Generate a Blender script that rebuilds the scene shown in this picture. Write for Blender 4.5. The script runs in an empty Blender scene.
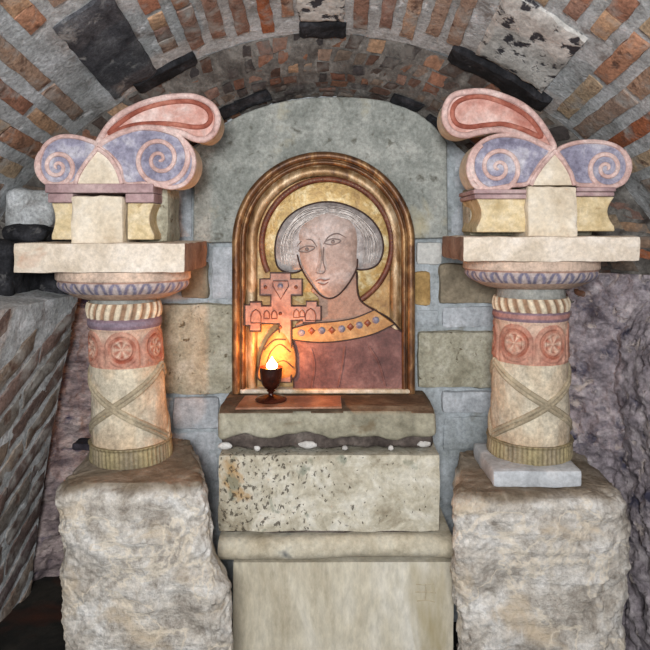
import bpy, bmesh, math, random
import numpy as np
from mathutils import Vector, noise
random.seed(7)
PI = math.pi
S = bpy.context.scene
C = S.collection
EYE, F, HOR = 1.5, 640.0, 230.0      # eye height, focal length (px), horizon row


def X(px, Y): return (px - 325.0) * Y / F
def Z(py, Y): return EYE - (py - HOR) * Y / F


def lin(c):
    c = c / 255.0
    return c / 12.92 if c <= .04045 else ((c + .055) / 1.055) ** 2.4


def rgb(r, g, b): return (lin(r), lin(g), lin(b), 1.0)


# ------------------------------------------------------------------ materials
class NT:
    def __init__(self, name):
        self.m = bpy.data.materials.new(name)
        self.m.use_nodes = True
        self.n = self.m.node_tree.nodes
        self.l = self.m.node_tree.links
        self.p = self.n['Principled BSDF']
        self.tc = self.n.new('ShaderNodeTexCoord').outputs['Object']

    def set(self, inp, v):
        if isinstance(v, bpy.types.NodeSocket): self.l.new(v, inp)
        else: inp.default_value = v

    def mapping(self, scale=(1, 1, 1), rot=(0, 0, 0), loc=(0, 0, 0)):
        k = self.n.new('ShaderNodeMapping')
        k.inputs['Scale'].default_value = scale
        k.inputs['Rotation'].default_value = rot
        k.inputs['Location'].default_value = loc
        self.l.new(self.tc, k.inputs['Vector'])
        return k.outputs[0]

    def noise(self, scale, detail=6, rough=.6, vec=None, dist=0):
        k = self.n.new('ShaderNodeTexNoise')
        k.inputs['Scale'].default_value = scale
        k.inputs['Detail'].default_value = detail
        k.inputs['Roughness'].default_value = rough
        k.inputs['Distortion'].default_value = dist
        self.l.new(vec or self.tc, k.inputs['Vector'])
        return k.outputs[0]

    def voronoi(self, scale, feature='F1', vec=None, out='Distance'):
        k = self.n.new('ShaderNodeTexVoronoi')
        k.feature = feature
        k.inputs['Scale'].default_value = scale
        self.l.new(vec or self.tc, k.inputs['Vector'])
        return k.outputs[out]

    def ramp(self, fac, stops):
        k = self.n.new('ShaderNodeValToRGB')
        e = k.color_ramp.elements
        while len(e) < len(stops): e.new(.5)
        for i, (p, c) in enumerate(stops):
            e[i].position = p
            e[i].color = c if len(c) == 4 else (*c, 1)
        self.l.new(fac, k.inputs[0])
        return k.outputs[0]

    def mask(self, fac, lo, hi):
        k = self.n.new('ShaderNodeMapRange')
        k.inputs[1].default_value = lo
        k.inputs[2].default_value = hi
        self.l.new(fac, k.inputs[0])
        return k.outputs[0]

    def math(self, op, a, b=0.0):
        k = self.n.new('ShaderNodeMath'); k.operation = op
        self.set(k.inputs[0], a); self.set(k.inputs[1], b)
        return k.outputs[0]

    def mix(self, fac, a, b, mode='MIX'):
        k = self.n.new('ShaderNodeMix'); k.data_type = 'RGBA'; k.blend_type = mode
        self.set(k.inputs[0], fac); self.set(k.inputs[6], a); self.set(k.inputs[7], b)
        return k.outputs[2]

    def attr(self, name='Col'):
        k = self.n.new('ShaderNodeAttribute'); k.attribute_name = name
        return k.outputs['Color']

    def bump(self, h, strength, dist=.01, prev=None):
        k = self.n.new('ShaderNodeBump')
        k.inputs['Strength'].default_value = strength
        k.inputs['Distance'].default_value = dist
        self.l.new(h, k.inputs['Height'])
        if prev: self.l.new(prev, k.inputs['Normal'])
        return k.outputs[0]

    def done(self, col, rough=.85, normal=None, metal=0.0, spec=.3):
        self.set(self.p.inputs['Base Color'], col)
        self.set(self.p.inputs['Roughness'], rough)
        self.p.inputs['Metallic'].default_value = metal
        self.p.inputs['Specular IOR Level'].default_value = spec
        if normal: self.l.new(normal, self.p.inputs['Normal'])
        return self.m


WHITE = (1, 1, 1, 1)


def stone(name, cols, scale=4, fine=45, fine_amt=.45, bump=.5, rough=.9, speck=None, speck2=None,
          attr=False, metal=0.0, spec=.25, stretch=(1, 1, 1), dist=.4, bdist=.01):
    """cols: list of rgb; speck: (rgb, scale, lo, hi) noise-thresholded stains or pits."""
    t = NT(name)
    v = t.mapping(stretch)
    if attr:
        base = t.attr()
        n = t.noise(scale, 8, .65, v, dist)
        base = t.mix(1.0, base, t.ramp(n, [(.3, (.62, .62, .62)), (.5, (.95, .95, .95)), (.72, (1.25, 1.22, 1.18))]), 'MULTIPLY')
    else:
        n = t.noise(scale, 8, .65, v, dist)
        k = len(cols)
        base = t.ramp(n, [(.32 + .36 * i / max(1, k - 1), c) for i, c in enumerate(cols)])
    f = t.noise(fine, 6, .7, v)
    g = 1 - fine_amt
    base = t.mix(1.0, base, t.ramp(f, [(.3, (g, g, g)), (.7, (1 + fine_amt * .6,) * 3)]), 'MULTIPLY')
    h = t.math('ADD', t.math('MULTIPLY', n, .8), t.math('MULTIPLY', f, .5))
    for sp in (speck, speck2):
        if sp:
            c, sc, lo, hi = sp
            mk = t.mask(t.noise(sc, 4, .6, v, .3), lo, hi)
            base = t.mix(mk, base, c)
            h = t.math('SUBTRACT', h, t.math('MULTIPLY', mk, .3))
    return t.done(base, rough, t.bump(h, bump, bdist), metal, spec)


M = {}
M['mortar'] = stone('mortar', [rgb(140, 140, 138), rgb(178, 180, 180), rgb(206, 208, 210)], 9, 75, .5, 1.0,
                    speck=(rgb(112, 100, 92), 6, .58, .72), speck2=(rgb(216, 216, 216), 14, .6, .72))
M['mortar_dark'] = stone('mortar_dark', [rgb(70, 66, 62), rgb(98, 93, 88), rgb(132, 128, 122)], 9, 70, .5, 1.0,
                          speck=(rgb(50, 42, 38), 7, .54, .70))  # darker mortar tone, used on the rear arch band
M['mortar_blue'] = stone('mortar_blue', [rgb(140, 145, 144), rgb(172, 178, 181), rgb(198, 204, 208)], 5, 55, .35, .7,
                         speck=(rgb(104, 98, 84), 7, .6, .75))
M['brick'] = stone('brick', None, 11, 80, .55, 1.0, attr=True, speck=(rgb(156, 152, 146), 10, .50, .68), speck2=(rgb(92, 70, 60), 13, .58, .7))
M['brick_dark'] = stone('brick_dark', None, 14, 60, .5, .9, attr=True, speck=(rgb(100, 95, 90), 12, .52, .68))
M['basalt'] = stone('basalt', [rgb(18, 18, 20), rgb(34, 34, 37), rgb(62, 62, 66)], 12, 60, .6, 1.0,
                    speck=(rgb(108, 106, 104), 11, .63, .72))
M['basalt_grey'] = stone('basalt_grey', [rgb(48, 48, 52), rgb(78, 78, 82), rgb(112, 112, 114)], 9, 90, .6, .9,
                         speck=(rgb(140, 138, 135), 12, .58, .7))
M['tuff'] = stone('tuff', [rgb(150, 146, 140), rgb(192, 188, 182), rgb(218, 214, 208)], 9, 60, .4, .8,
                  speck=(rgb(58, 56, 60), 15, .55, .60))
M['rock'] = stone('rock', [rgb(94, 86, 92), rgb(158, 148, 152), rgb(202, 192, 192)], 8, 42, .55, 1.0,
                  speck=(rgb(70, 68, 84), 7, .56, .66), speck2=(rgb(196, 182, 174), 13, .58, .68), bdist=.02)
M['rock_brown'] = stone('rock_brown', [rgb(92, 80, 84), rgb(152, 136, 134), rgb(190, 174, 168)], 8, 42, .55, 1.0,
                        speck=(rgb(70, 62, 86), 6, .56, .66), bdist=.02, stretch=(1, 1, 2.0))


def pedestal_mat():
    t = NT('pedestal')
    n = t.noise(8, 8, .68, None, .5); n2 = t.noise(26, 6, .7); f = t.noise(75, 5, .7)
    base = t.ramp(n, [(.30, rgb(138, 127, 114)), (.48, rgb(194, 186, 175)), (.66, rgb(224, 220, 214))])
    base = t.mix(1.0, base, t.ramp(n2, [(.32, (.62, .60, .58)), (.5, (1, 1, 1)), (.7, (1.15, 1.14, 1.12))]), 'MULTIPLY')
    base = t.mix(1.0, base, t.ramp(f, [(.3, (.72, .72, .72)), (.7, (1.2, 1.2, 1.2))]), 'MULTIPLY')
    base = t.mix(t.math('MULTIPLY', t.mask(t.noise(5, 5, .6, None, .8), .56, .68), .7), base, rgb(204, 184, 156))
    vein = t.math('ABSOLUTE', t.math('SUBTRACT', t.noise(3.2, 5, .55, None, .5), .5))
    base = t.mix(t.math('MULTIPLY', t.mask(vein, .014, .003), .55), base, rgb(228, 214, 192))
    top = t.mix(1.0, t.ramp(n, [(.3, rgb(98, 84, 68)), (.5, rgb(134, 120, 102)), (.7, rgb(170, 158, 142))]), t.ramp(n2, [(.3, (.7, .7, .7)), (.7, (1.2, 1.2, 1.2))]), 'MULTIPLY')
    base = t.mix(t.attr(), base, top)
    h = t.math('ADD', t.math('ADD', t.math('MULTIPLY', n, .7), t.math('MULTIPLY', n2, .7)), t.math('MULTIPLY', f, .35))
    return t.done(base, .9, t.bump(h, 1.0, .018), 0, .25)


M['pedestal'] = pedestal_mat()
M['slab_grey'] = stone('slab_grey', [rgb(122, 125, 118), rgb(154, 156, 149), rgb(180, 180, 172)], 7, 60, .42, .6,
                       speck=(rgb(104, 103, 94), 20, .58, .70), speck2=(rgb(184, 174, 144), 4, .60, .8))
M['ashlar'] = stone('ashlar', [rgb(142, 136, 116), rgb(172, 167, 147), rgb(196, 191, 174)], 9, 60, .4, .8,
                    speck=(rgb(104, 92, 72), 28, .62, .69))
M['ashlar_brown'] = stone('ashlar_brown', [rgb(112, 102, 86), rgb(142, 130, 110), rgb(164, 152, 132)], 7, 50, .35, .6)
M['ashlar_blue'] = stone('ashlar_blue', [rgb(150, 154, 158), rgb(180, 184, 188), rgb(206, 208, 212)], 6, 60, .35, .4)
M['ashlar_white'] = stone('ashlar_white', [rgb(180, 180, 176), rgb(206, 204, 198), rgb(222, 220, 214)], 5, 50, .25, .4)
M['ashlar_orange'] = stone('ashlar_orange', [rgb(150, 118, 72), rgb(182, 148, 96), rgb(196, 168, 122)], 7, 50, .35, .5)
M['cream'] = stone('cream', [rgb(190, 172, 146), rgb(216, 202, 180), rgb(232, 222, 206)], 6, 60, .22, .45,
                   speck=(rgb(160, 130, 100), 8, .64, .78))
M['abacus'] = stone('abacus', [rgb(188, 172, 150), rgb(218, 204, 186), rgb(234, 224, 212)], 6, 70, .25, .5,
                    speck=(rgb(196, 150, 124), 5, .62, .8))
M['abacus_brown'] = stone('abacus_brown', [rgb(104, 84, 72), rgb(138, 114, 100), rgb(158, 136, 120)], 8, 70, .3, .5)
M['ochre'] = stone('ochre', [rgb(178, 154, 110), rgb(210, 190, 150), rgb(228, 214, 186)], 8, 60, .3, .5,
                   speck=(rgb(132, 100, 52), 12, .62, .72))
M['pink'] = stone('pink', [rgb(178, 142, 134), rgb(206, 174, 166), rgb(224, 202, 194)], 12, 70, .35, .4)
M['lilac'] = stone('lilac', [rgb(136, 110, 110), rgb(168, 140, 140), rgb(190, 166, 162)], 9, 60, .25, .4)
M['mauve_blue'] = stone('mauve_blue', [rgb(112, 108, 126), rgb(150, 147, 164), rgb(196, 192, 198)], 12, 60, .4, .4)
M['leaf_pink'] = stone('leaf_pink', [rgb(178, 118, 104), rgb(204, 160, 148), rgb(220, 198, 190)], 9, 50, .3, .4)
M['leaf_red'] = stone('leaf_red', [rgb(128, 66, 52), rgb(156, 90, 74), rgb(184, 122, 104)], 12, 60, .3, .4)
M['painted'] = stone('painted', None, 10, 70, .38, .6, attr=True)
M['tabletop'] = stone('tabletop', [rgb(122, 116, 98), rgb(160, 154, 134), rgb(186, 180, 162)], 4.5, 42, .35, .6,
                      speck=(rgb(112, 96, 72), 6, .64, .76))
M['ledge_top'] = stone('ledge_top', [rgb(74, 58, 44), rgb(104, 84, 66), rgb(142, 124, 102)], 6, 50, .35, .5)
M['bed'] = stone('bed', [rgb(58, 50, 46), rgb(92, 82, 76), rgb(128, 118, 110)], 9, 40, .5, 1.0)
M['lime'] = stone('lime', [rgb(178, 166, 142), rgb(208, 199, 178), rgb(222, 216, 202)], 4, 40, .25, .35,
                  speck=(rgb(164, 148, 108), 3.5, .6, .75), stretch=(1, 1, .35))
M['scratch'] = stone('scratch', [rgb(164, 148, 120), rgb(182, 168, 142), rgb(194, 182, 158)], 20, 50, .2, .3)
M['moulding'] = stone('moulding', [rgb(162, 150, 126), rgb(196, 186, 164), rgb(214, 208, 190)], 5, 40, .3, .5,
                      speck=(rgb(116, 116, 112), 5, .62, .7), stretch=(1, 1, .8))
M['pebble'] = stone('pebble', [rgb(170, 166, 160), rgb(206, 202, 196), rgb(220, 218, 214)], 12, 60, .25, .3)
M['floor'] = stone('floor', [rgb(18, 18, 16), rgb(30, 29, 26), rgb(48, 44, 38)], 5, 40, .4, .5,
                   speck=(rgb(66, 36, 24), 3, .52, .7), rough=.8)
M['dark_stone'] = stone('dark_stone', [rgb(22, 20, 24), rgb(44, 40, 46), rgb(66, 60, 66)], 9, 40, .4, .6)
M['pad'] = stone('pad', [rgb(160, 162, 164), rgb(188, 190, 192), rgb(206, 206, 206)], 7, 50, .25, .5)


def lichen_block():
    t = NT('lichen_block')
    n = t.noise(9, 8, .7, None, .4)
    base = t.ramp(n, [(.3, rgb(142, 130, 108)), (.5, rgb(196, 188, 168)), (.68, rgb(226, 221, 208))])
    f = t.noise(50, 6, .7)
    base = t.mix(1.0, base, t.ramp(f, [(.3, (.75, .75, .75)), (.7, (1.15, 1.15, 1.15))]), 'MULTIPLY')
    sep = t.n.new('ShaderNodeSeparateXYZ'); t.l.new(t.tc, sep.inputs[0])
    left = t.mask(sep.outputs[0], .18, -.22)                      # the stone is more worn towards its left end
    edge = t.mask(sep.outputs[0], -.24, -.36)
    vm = t.mapping((1, 1, .7), (0, .5, 0))
    pits = t.mask(t.math('ADD', t.noise(60, 3, .6, vm, .3), t.math('MULTIPLY', left, .09)), .655, .70)
    green = t.mask(t.math('ADD', t.noise(15, 3, .5, vm, .5), t.math('MULTIPLY', left, .07)), .68, .74)
    rust = t.mask(t.math('ADD', t.noise(9, 4, .6, None, .4), t.math('MULTIPLY', edge, .16)), .66, .76)
    base = t.mix(t.math('MULTIPLY', rust, .75), base, rgb(168, 126, 58))
    base = t.mix(t.math('MULTIPLY', green, .7), base, rgb(122, 128, 112))
    base = t.mix(t.math('MULTIPLY', pits, .8), base, rgb(66, 58, 48))
    h = t.math('SUBTRACT', t.math('MULTIPLY', f, .5), t.math('MULTIPLY', pits, .6))
    return t.done(base, .9, t.bump(h, .6, .008), 0, .2)


M['lichen_block'] = lichen_block()


def relief_mat(name, cols, scale=10, metal=.25, rough=.45, stretch=(1, 1, 1), fine_amt=.35, spec=.4, speck=None):
    return stone(name, cols, scale, 60, fine_amt, .35, rough, speck=speck, metal=metal, spec=spec, stretch=stretch)


M['frame_dark'] = relief_mat('frame_dark', [rgb(60, 38, 26), rgb(108, 74, 46), rgb(176, 138, 92)], 16, .3, .4, (1, 1, .5))
M['frame_gold'] = relief_mat('frame_gold', [rgb(96, 66, 42), rgb(150, 118, 80), rgb(206, 184, 152)], 15, .3, .4, (1, 1, .5))
M['panel_gold'] = relief_mat('panel_gold', [rgb(132, 92, 46), rgb(168, 128, 74), rgb(200, 172, 124)], 12, .15, .45)
M['halo_gold'] = relief_mat('halo_gold', [rgb(130, 98, 48), rgb(168, 136, 76), rgb(218, 204, 164)], 11, .2, .4)
M['halo_ring'] = relief_mat('halo_ring', [rgb(72, 34, 22), rgb(104, 56, 38), rgb(136, 88, 62)], 16, .1, .5)
M['hair'] = relief_mat('hair', [rgb(116, 106, 102), rgb(154, 146, 142), rgb(190, 184, 180)], 12, .2, .4)
M['hair_strand'] = relief_mat('hair_strand', [rgb(120, 110, 104), rgb(156, 148, 142), rgb(196, 190, 184)], 12, .35, .4)
M['skin'] = relief_mat('skin', [rgb(146, 120, 106), rgb(174, 150, 138), rgb(200, 186, 180)], 7, .05, .5)
M['neck'] = relief_mat('neck', [rgb(128, 94, 76), rgb(152, 118, 98), rgb(170, 138, 118)], 8, .05, .5)
M['robe'] = relief_mat('robe', [rgb(82, 50, 46), rgb(112, 74, 68), rgb(146, 106, 98)], 10, .05, .55)
M['cross'] = relief_mat('cross', [rgb(116, 84, 76), rgb(150, 116, 104), rgb(172, 140, 126)], 12, .05, .5)
M['collar'] = relief_mat('collar', [rgb(150, 104, 56), rgb(176, 130, 78), rgb(194, 154, 104)], 9, .1, .5)
M['gem_blue'] = relief_mat('gem_blue', [rgb(96, 92, 108), rgb(124, 120, 134), rgb(140, 138, 150)], 20, .0, .3)
M['gem_red'] = relief_mat('gem_red', [rgb(108, 54, 34), rgb(136, 74, 48), rgb(150, 90, 60)], 20, .0, .35)
M['line'] = relief_mat('line', [rgb(38, 22, 18), rgb(54, 34, 28), rgb(70, 46, 38)], 20, .0, .5)
M['eye_line'] = relief_mat('eye_line', [rgb(104, 88, 82), rgb(122, 106, 100), rgb(134, 118, 112)], 20, .0, .5)
M['mouth'] = relief_mat('mouth', [rgb(120, 84, 74), rgb(142, 104, 92), rgb(156, 118, 106)], 20, .0, .5)
M['pale_edge'] = relief_mat('pale_edge', [rgb(170, 146, 112), rgb(206, 190, 164), rgb(222, 212, 196)], 14, .0, .5)
M['cup'] = relief_mat('cup', [rgb(40, 18, 12), rgb(64, 28, 18), rgb(84, 40, 26)], 10, .2, .25)
M['tile'] = relief_mat('tile', [rgb(130, 84, 62), rgb(158, 112, 86), rgb(186, 146, 120)], 9, .1, .4)


def emission(name, col, strength):
    t = NT(name)
    t.p.inputs['Base Color'].default_value = (0, 0, 0, 1)
    t.p.inputs['Emission Color'].default_value = col
    t.p.inputs['Emission Strength'].default_value = strength
    return t.m


M['flame'] = emission('flame', (1.0, .66, .26, 1), 16)
M['wax'] = stone('wax', [rgb(220, 170, 110), rgb(235, 190, 130), rgb(240, 205, 150)], 8, 40, .1, .1)


def mixc(a, b, t):
    t = min(max(t, 0), 1)
    return tuple(a[i] * (1 - t) + b[i] * t for i in range(3))


def sstep(a, b, x):
    t = min(max((x - a) / (b - a), 0), 1)
    return t * t * (3 - 2 * t)


# ------------------------------------------------------------------ object helpers
def wloc(o):
    v = Vector((0, 0, 0))
    while o is not None:
        v += Vector(o.location); o = o.parent
    return v


def obj(name, bm, mats, parent=None, smooth=True, bevel=0, kind=None, base=None):
    """Links bm (world coordinates) as one mesh object; its origin goes to the root thing's base."""
    if base is None: base = wloc(parent) if parent else Vector((0, 0, 0))
    base = Vector(base)
    bmesh.ops.translate(bm, verts=bm.verts, vec=-base)
    me = bpy.data.meshes.new(name)
    bm.to_mesh(me); bm.free()
    for m in (mats if isinstance(mats, (list, tuple)) else [mats]):
        me.materials.append(M[m])
    if smooth:
        for p in me.polygons: p.use_smooth = True
        try: me.set_sharp_from_angle(angle=math.radians(42))
        except Exception: pass
    o = bpy.data.objects.new(name, me)
    C.objects.link(o)
    if parent: o.parent = parent
    else: o.location = base
    if bevel:
        b = o.modifiers.new('bevel', 'BEVEL'); b.width = bevel; b.segments = 2
        b.limit_method = 'ANGLE'; b.angle_limit = math.radians(40)
    if kind: o['kind'] = kind
    return o


def thing(name, label, cat, loc, group=None):
    o = bpy.data.objects.new(name, None)
    o.empty_display_size = .1
    o.location = loc
    o['label'] = label; o['category'] = cat
    if group: o['group'] = group
    C.objects.link(o)
    return o


def tag(o, label, cat, group=None):
    o['label'] = label; o['category'] = cat
    if group: o['group'] = group
    return o


def col_layer(bm):
    l = bm.verts.layers.float_color.get('Col')
    return l or bm.verts.layers.float_color.new('Col')


def smooth(pts, n=8, closed=True):
    """Catmull-Rom through 2-D or 3-D points."""
    P = [np.array(p, float) for p in pts]
    out = []
    k = len(P)
    segs = k if closed else k - 1
    for i in range(segs):
        if closed: a, b, c, d = P[i - 1], P[i], P[(i + 1) % k], P[(i + 2) % k]
        else: a, b, c, d = P[max(i - 1, 0)], P[i], P[i + 1], P[min(i + 2, k - 1)]
        for j in range(n):
            t = j / n
            out.append(.5 * ((2 * b) + (c - a) * t + (2 * a - 5 * b + 4 * c - d) * t * t + (3 * b - a - 3 * c + d) * t ** 3))
    if not closed: out.append(P[-1])
    return [tuple(p) for p in out]


def prism(bm, poly, yf, yb, mi_front=0, mi_side=0):
    """poly: (x, z) outline; front at y = yf, back at y = yb."""
    a = [bm.verts.new((x, yf, z)) for x, z in poly]
    b = [bm.verts.new((x, yb, z)) for x, z in poly]
    f = bm.faces.new(a); f.material_index = mi_front
    g = bm.faces.new(list(reversed(b))); g.material_index = mi_side
    n = len(a)
    for i in range(n):
        h = bm.faces.new((a[i], b[i], b[(i + 1) % n], a[(i + 1) % n])); h.material_index = mi_side
    bmesh.ops.recalc_face_normals(bm, faces=bm.faces)


def tube(bm, pts, r, sides=8, closed=False, flat=1.0, mi=0, taper=None):
    """Tube along 3-D points; flat scales its height along y."""
    P = [Vector(p) for p in pts]
    n = len(P)
    rings = []
    for i, p in enumerate(P):
        if closed: t = P[(i + 1) % n] - P[i - 1]
        else: t = P[min(i + 1, n - 1)] - P[max(i - 1, 0)]
        t.normalize()
        up = Vector((0, 1, 0)) if abs(t.y) < .9 else Vector((1, 0, 0))
        s = t.cross(up).normalized(); u = s.cross(t).normalized()
        rr = r * (taper(i / max(1, n - 1)) if taper else 1)
        rings.append([bm.verts.new(p + s * math.cos(2 * PI * k / sides) * rr + u * math.sin(2 * PI * k / sides) * rr * flat) for k in range(sides)])
    for i in range(n if closed else n - 1):
        A, B = rings[i], rings[(i + 1) % n]
        for k in range(sides):
            f = bm.faces.new((A[k], A[(k + 1) % sides], B[(k + 1) % sides], B[k])); f.material_index = mi
    if not closed:
        bm.faces.new(list(reversed(rings[0]))).material_index = mi
        bm.faces.new(rings[-1]).material_index = mi
    bmesh.ops.recalc_face_normals(bm, faces=bm.faces)


def lathe(bm, prof, cx, cy, n=96, sy=1.0, fn=None, cap=True, lean=None, colour=None):
    """prof: (r, z) bottom to top. fn(theta, t, z) gives a radial offset, colour(theta, t, z) a paint colour.
    theta = 0 faces the viewer's side (-y), positive to +x."""
    L = col_layer(bm) if colour else None
    rings = []
    z0, z1 = prof[0][1], prof[-1][1]
    for r, z in prof:
        t = (z - z0) / (z1 - z0 + 1e-9)
        ox, oy = lean(z) if lean else (0, 0)
        ring = []
        for k in range(n):
            th = 2 * PI * k / n - PI
            rr = r + (fn(th, t, z) if fn else 0)
            v = bm.verts.new((cx + ox + rr * math.sin(th), cy + oy - rr * math.cos(th) * sy, z))
            if L: v[L] = (*colour(th, t, z)[:3], 1)
            ring.append(v)
        rings.append(ring)
    for A, B in zip(rings, rings[1:]):
        for k in range(n):
            bm.faces.new((A[k], A[(k + 1) % n], B[(k + 1) % n], B[k]))
    if cap:
        bm.faces.new(list(reversed(rings[0]))); bm.faces.new(rings[-1])


def fbm(p, sc, oct=4):
    return noise.fractal(Vector(p) * sc, .9, 2.0, oct)


def rough_box(bm, x0, x1, y0, y1, z0, z1, res=.025, amp=.006, sc=9, seed=0, rnd=.012, waist=None):
    """A stone block with worn, rounded edges and an uneven face."""
    nx, ny, nz = (max(2, int(round(d / res))) for d in (x1 - x0, y1 - y0, z1 - z0))
    V = {}

    def vert(i, j, k):
        key = (i, j, k)
        if key in V: return V[key]
        p = Vector((x0 + (x1 - x0) * i / nx, y0 + (y1 - y0) * j / ny, z0 + (z1 - z0) * k / nz))
        c = Vector((min(max(p.x, x0 + rnd), x1 - rnd), min(max(p.y, y0 + rnd), y1 - rnd), min(max(p.z, z0 + rnd), z1 - rnd)))
        d = p - c
        if d.length > 1e-9:
            nrm = d.normalized(); p = c + nrm * rnd
        else: nrm = Vector((0, 0, 0))
        q = Vector((p.x + seed * 3.1, p.y, p.z + seed * 1.7))
        p = p + nrm * amp * fbm(q, sc)
        if waist: p = waist(p)
        V[key] = bm.verts.new(p)
        return V[key]
    for j in range(ny):
        for i in range(nx):
            bm.faces.new((vert(i, j, 0), vert(i, j + 1, 0), vert(i + 1, j + 1, 0), vert(i + 1, j, 0)))
            bm.faces.new((vert(i, j, nz), vert(i + 1, j, nz), vert(i + 1, j + 1, nz), vert(i, j + 1, nz)))
    for k in range(nz):
        for i in range(nx):
            bm.faces.new((vert(i, 0, k), vert(i + 1, 0, k), vert(i + 1, 0, k + 1), vert(i, 0, k + 1)))
            bm.faces.new((vert(i, ny, k), vert(i, ny, k + 1), vert(i + 1, ny, k + 1), vert(i + 1, ny, k)))
        for j in range(ny):
            bm.faces.new((vert(0, j, k), vert(0, j, k + 1), vert(0, j + 1, k + 1), vert(0, j + 1, k)))
            bm.faces.new((vert(nx, j, k), vert(nx, j + 1, k), vert(nx, j + 1, k + 1), vert(nx, j, k + 1)))
    bmesh.ops.recalc_face_normals(bm, faces=bm.faces)


def grid(bm, fn, nu, nv):
    vs = [[bm.verts.new(fn(i / nu, j / nv)) for j in range(nv + 1)] for i in range(nu + 1)]
    for i in range(nu):
        for j in range(nv):
            bm.faces.new((vs[i][j], vs[i + 1][j], vs[i + 1][j + 1], vs[i][j + 1]))
    bmesh.ops.recalc_face_normals(bm, faces=bm.faces)


def brick_on(bm, surf, nrm, u0, u1, v0, v1, h, colr, seed, nu=7, nv=4, amp=.004):
    """One brick standing h proud of a curved surface; u, v are the surface's own parameters."""
    L = col_layer(bm)
    rows = []
    for i in range(-1, nu + 2):
        row = []
        for j in range(-1, nv + 2):
            ii, jj = min(max(i, 0), nu), min(max(j, 0), nv)
            skirt = (i != ii) or (j != jj)
            u = u0 + (u1 - u0) * ii / nu; v = v0 + (v1 - v0) * jj / nv
            p = surf(u, v); n = nrm(u, v)
            e = noise.noise(Vector((p.x * 9 + seed, p.y * 9, p.z * 9)))
            e2 = noise.noise(Vector((p.x * 30, p.y * 30 + seed, p.z * 30)))
            border = ii in (0, nu) or jj in (0, nv)
            hh = -.012 if skirt else (h * (.55 if border else 1) + amp * (e + .6 * e2))
            q = p + n * hh
            if border:
                q += Vector((noise.noise(p * 23), noise.noise(p * 23 + Vector((7, 0, 0))), noise.noise(p * 23 + Vector((0, 9, 0))))) * .006
            w = bm.verts.new(q); w[L] = (*colr[:3], 1)
            row.append(w)
        rows.append(row)
    for i in range(len(rows) - 1):
        for j in range(len(rows[0]) - 1):
            bm.faces.new((rows[i][j], rows[i + 1][j], rows[i + 1][j + 1], rows[i][j + 1]))


# ------------------------------------------------------------------ the vault
FL = -.24
YA, RA, ZA = 2.62, 1.20, 1.11


def wide(th, v=0): return 1 + .22 * (1 - v) * math.cos(th) ** 2      # the arch spreads towards its springing


def vault(th, s):
    """th: angle round the arch (0 = right springing), s: distance towards the viewer from the arch's rear edge."""
    r = RA + .012 * noise.noise(Vector((th * 3, s * 3, 0)))
    return Vector((r * math.cos(th) * wide(th), YA - s, ZA + r * math.sin(th) + .234 * s * max(0, math.sin(th))))


def vault_n(th, s): return Vector((-math.cos(th), 0, -math.sin(th)))


BRICKS = [rgb(164, 118, 96), rgb(174, 130, 104), rgb(156, 122, 106), rgb(186, 150, 120), rgb(174, 144, 122), rgb(156, 132, 116),
          rgb(186, 162, 134), rgb(146, 116, 104), rgb(178, 110, 76)]
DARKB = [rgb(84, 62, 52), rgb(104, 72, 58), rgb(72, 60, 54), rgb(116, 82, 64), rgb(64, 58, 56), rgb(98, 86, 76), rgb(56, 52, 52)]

bm = bmesh.new()
grid(bm, lambda u, v: vault(-.12 + (PI + .24) * u, 2.95 * v - .05) - vault_n(-.12 + (PI + .24) * u, 0) * (.006 * fbm((u * 20, v * 14, 1), 1.5)), 150, 70)
ceiling = obj('ceiling', bm, 'mortar', kind='structure')

# stones built into the vault: (theta range, s range, material, proud)
D = math.radians
inset_stones = [(D(49.5), D(62), .13, .55, 'tuff', .02, 'tuff_block'), (D(47.5), D(66), .005, .115, 'basalt', .028, 'basalt_block'),
                (D(122), D(130.5), .05, .62, 'basalt_grey', .018, 'basalt_block'), (D(115), D(126.5), -.005, .065, 'basalt', .024, 'basalt_block'),
                (D(86), D(95), .0, .085, 'basalt', .022, 'basalt_block'), (D(86.5), D(95), .10, .30, 'tuff', .014, 'tuff_block'),
                (D(168), D(176), .02, .20, 'basalt_grey', .02, 'basalt_block')]


def blocked(a, b, s0, s1):
    for (t0, t1, q0, q1, *_r) in inset_stones:
        if a < t1 and b > t0 and s0 < q1 and s1 > q0: return True
    return False


def inset_stone(surf, nrm, a, b, s0, s1, m, h, name, parent, seed):
    bm = bmesh.new()
    L = col_layer(bm)
    brick_on(bm, surf, nrm, a, b, s0, s1, h, (1, 1, 1), seed, 18, 18, .009)
    bmesh.ops.recalc_face_normals(bm, faces=bm.faces)
    o = obj(name, bm, m, parent)
    o['kind'] = 'structure'
    return o


bm = bmesh.new(); col_layer(bm)
rng = random.Random(3)
th = D(4)
while th < D(176):
    w = D(2.4) * rng.uniform(.88, 1.12)
    s = rng.uniform(.02, .16)
    first = True
    while s < 2.75:
        ln = rng.uniform(.26, .44)
        a, b = th, th + w
        if not blocked(a, b, s, s + ln):
            c = rng.choice(BRICKS); k = rng.uniform(.8, 1.15)
            sk = rng.uniform(-.004, .004)
            brick_on(bm, lambda u, v, sk=sk, s=s: vault(u + sk * (v - s) * 3, v), vault_n, a, b, s, s + ln, rng.uniform(.008, .02),
                     [q * k for q in c[:3]], rng.uniform(0, 90), 4, 8)
        else:
            # shorter pieces fill up to a built-in stone
            n_ = 4
            for i in range(n_):
                q0, q1 = s + ln * i / n_, s + ln * (i + 1) / n_ - .004
                if not blocked(a, b, q0, q1) and rng.random() < .8:
                    c = rng.choice(BRICKS)
                    brick_on(bm, vault, vault_n, a, b, q0, q1, .012, c, rng.uniform(0, 90), 4, 4)
        s += ln + rng.uniform(.012, .04)
    th += w + D(1.9) * rng.uniform(.8, 1.2)
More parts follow.
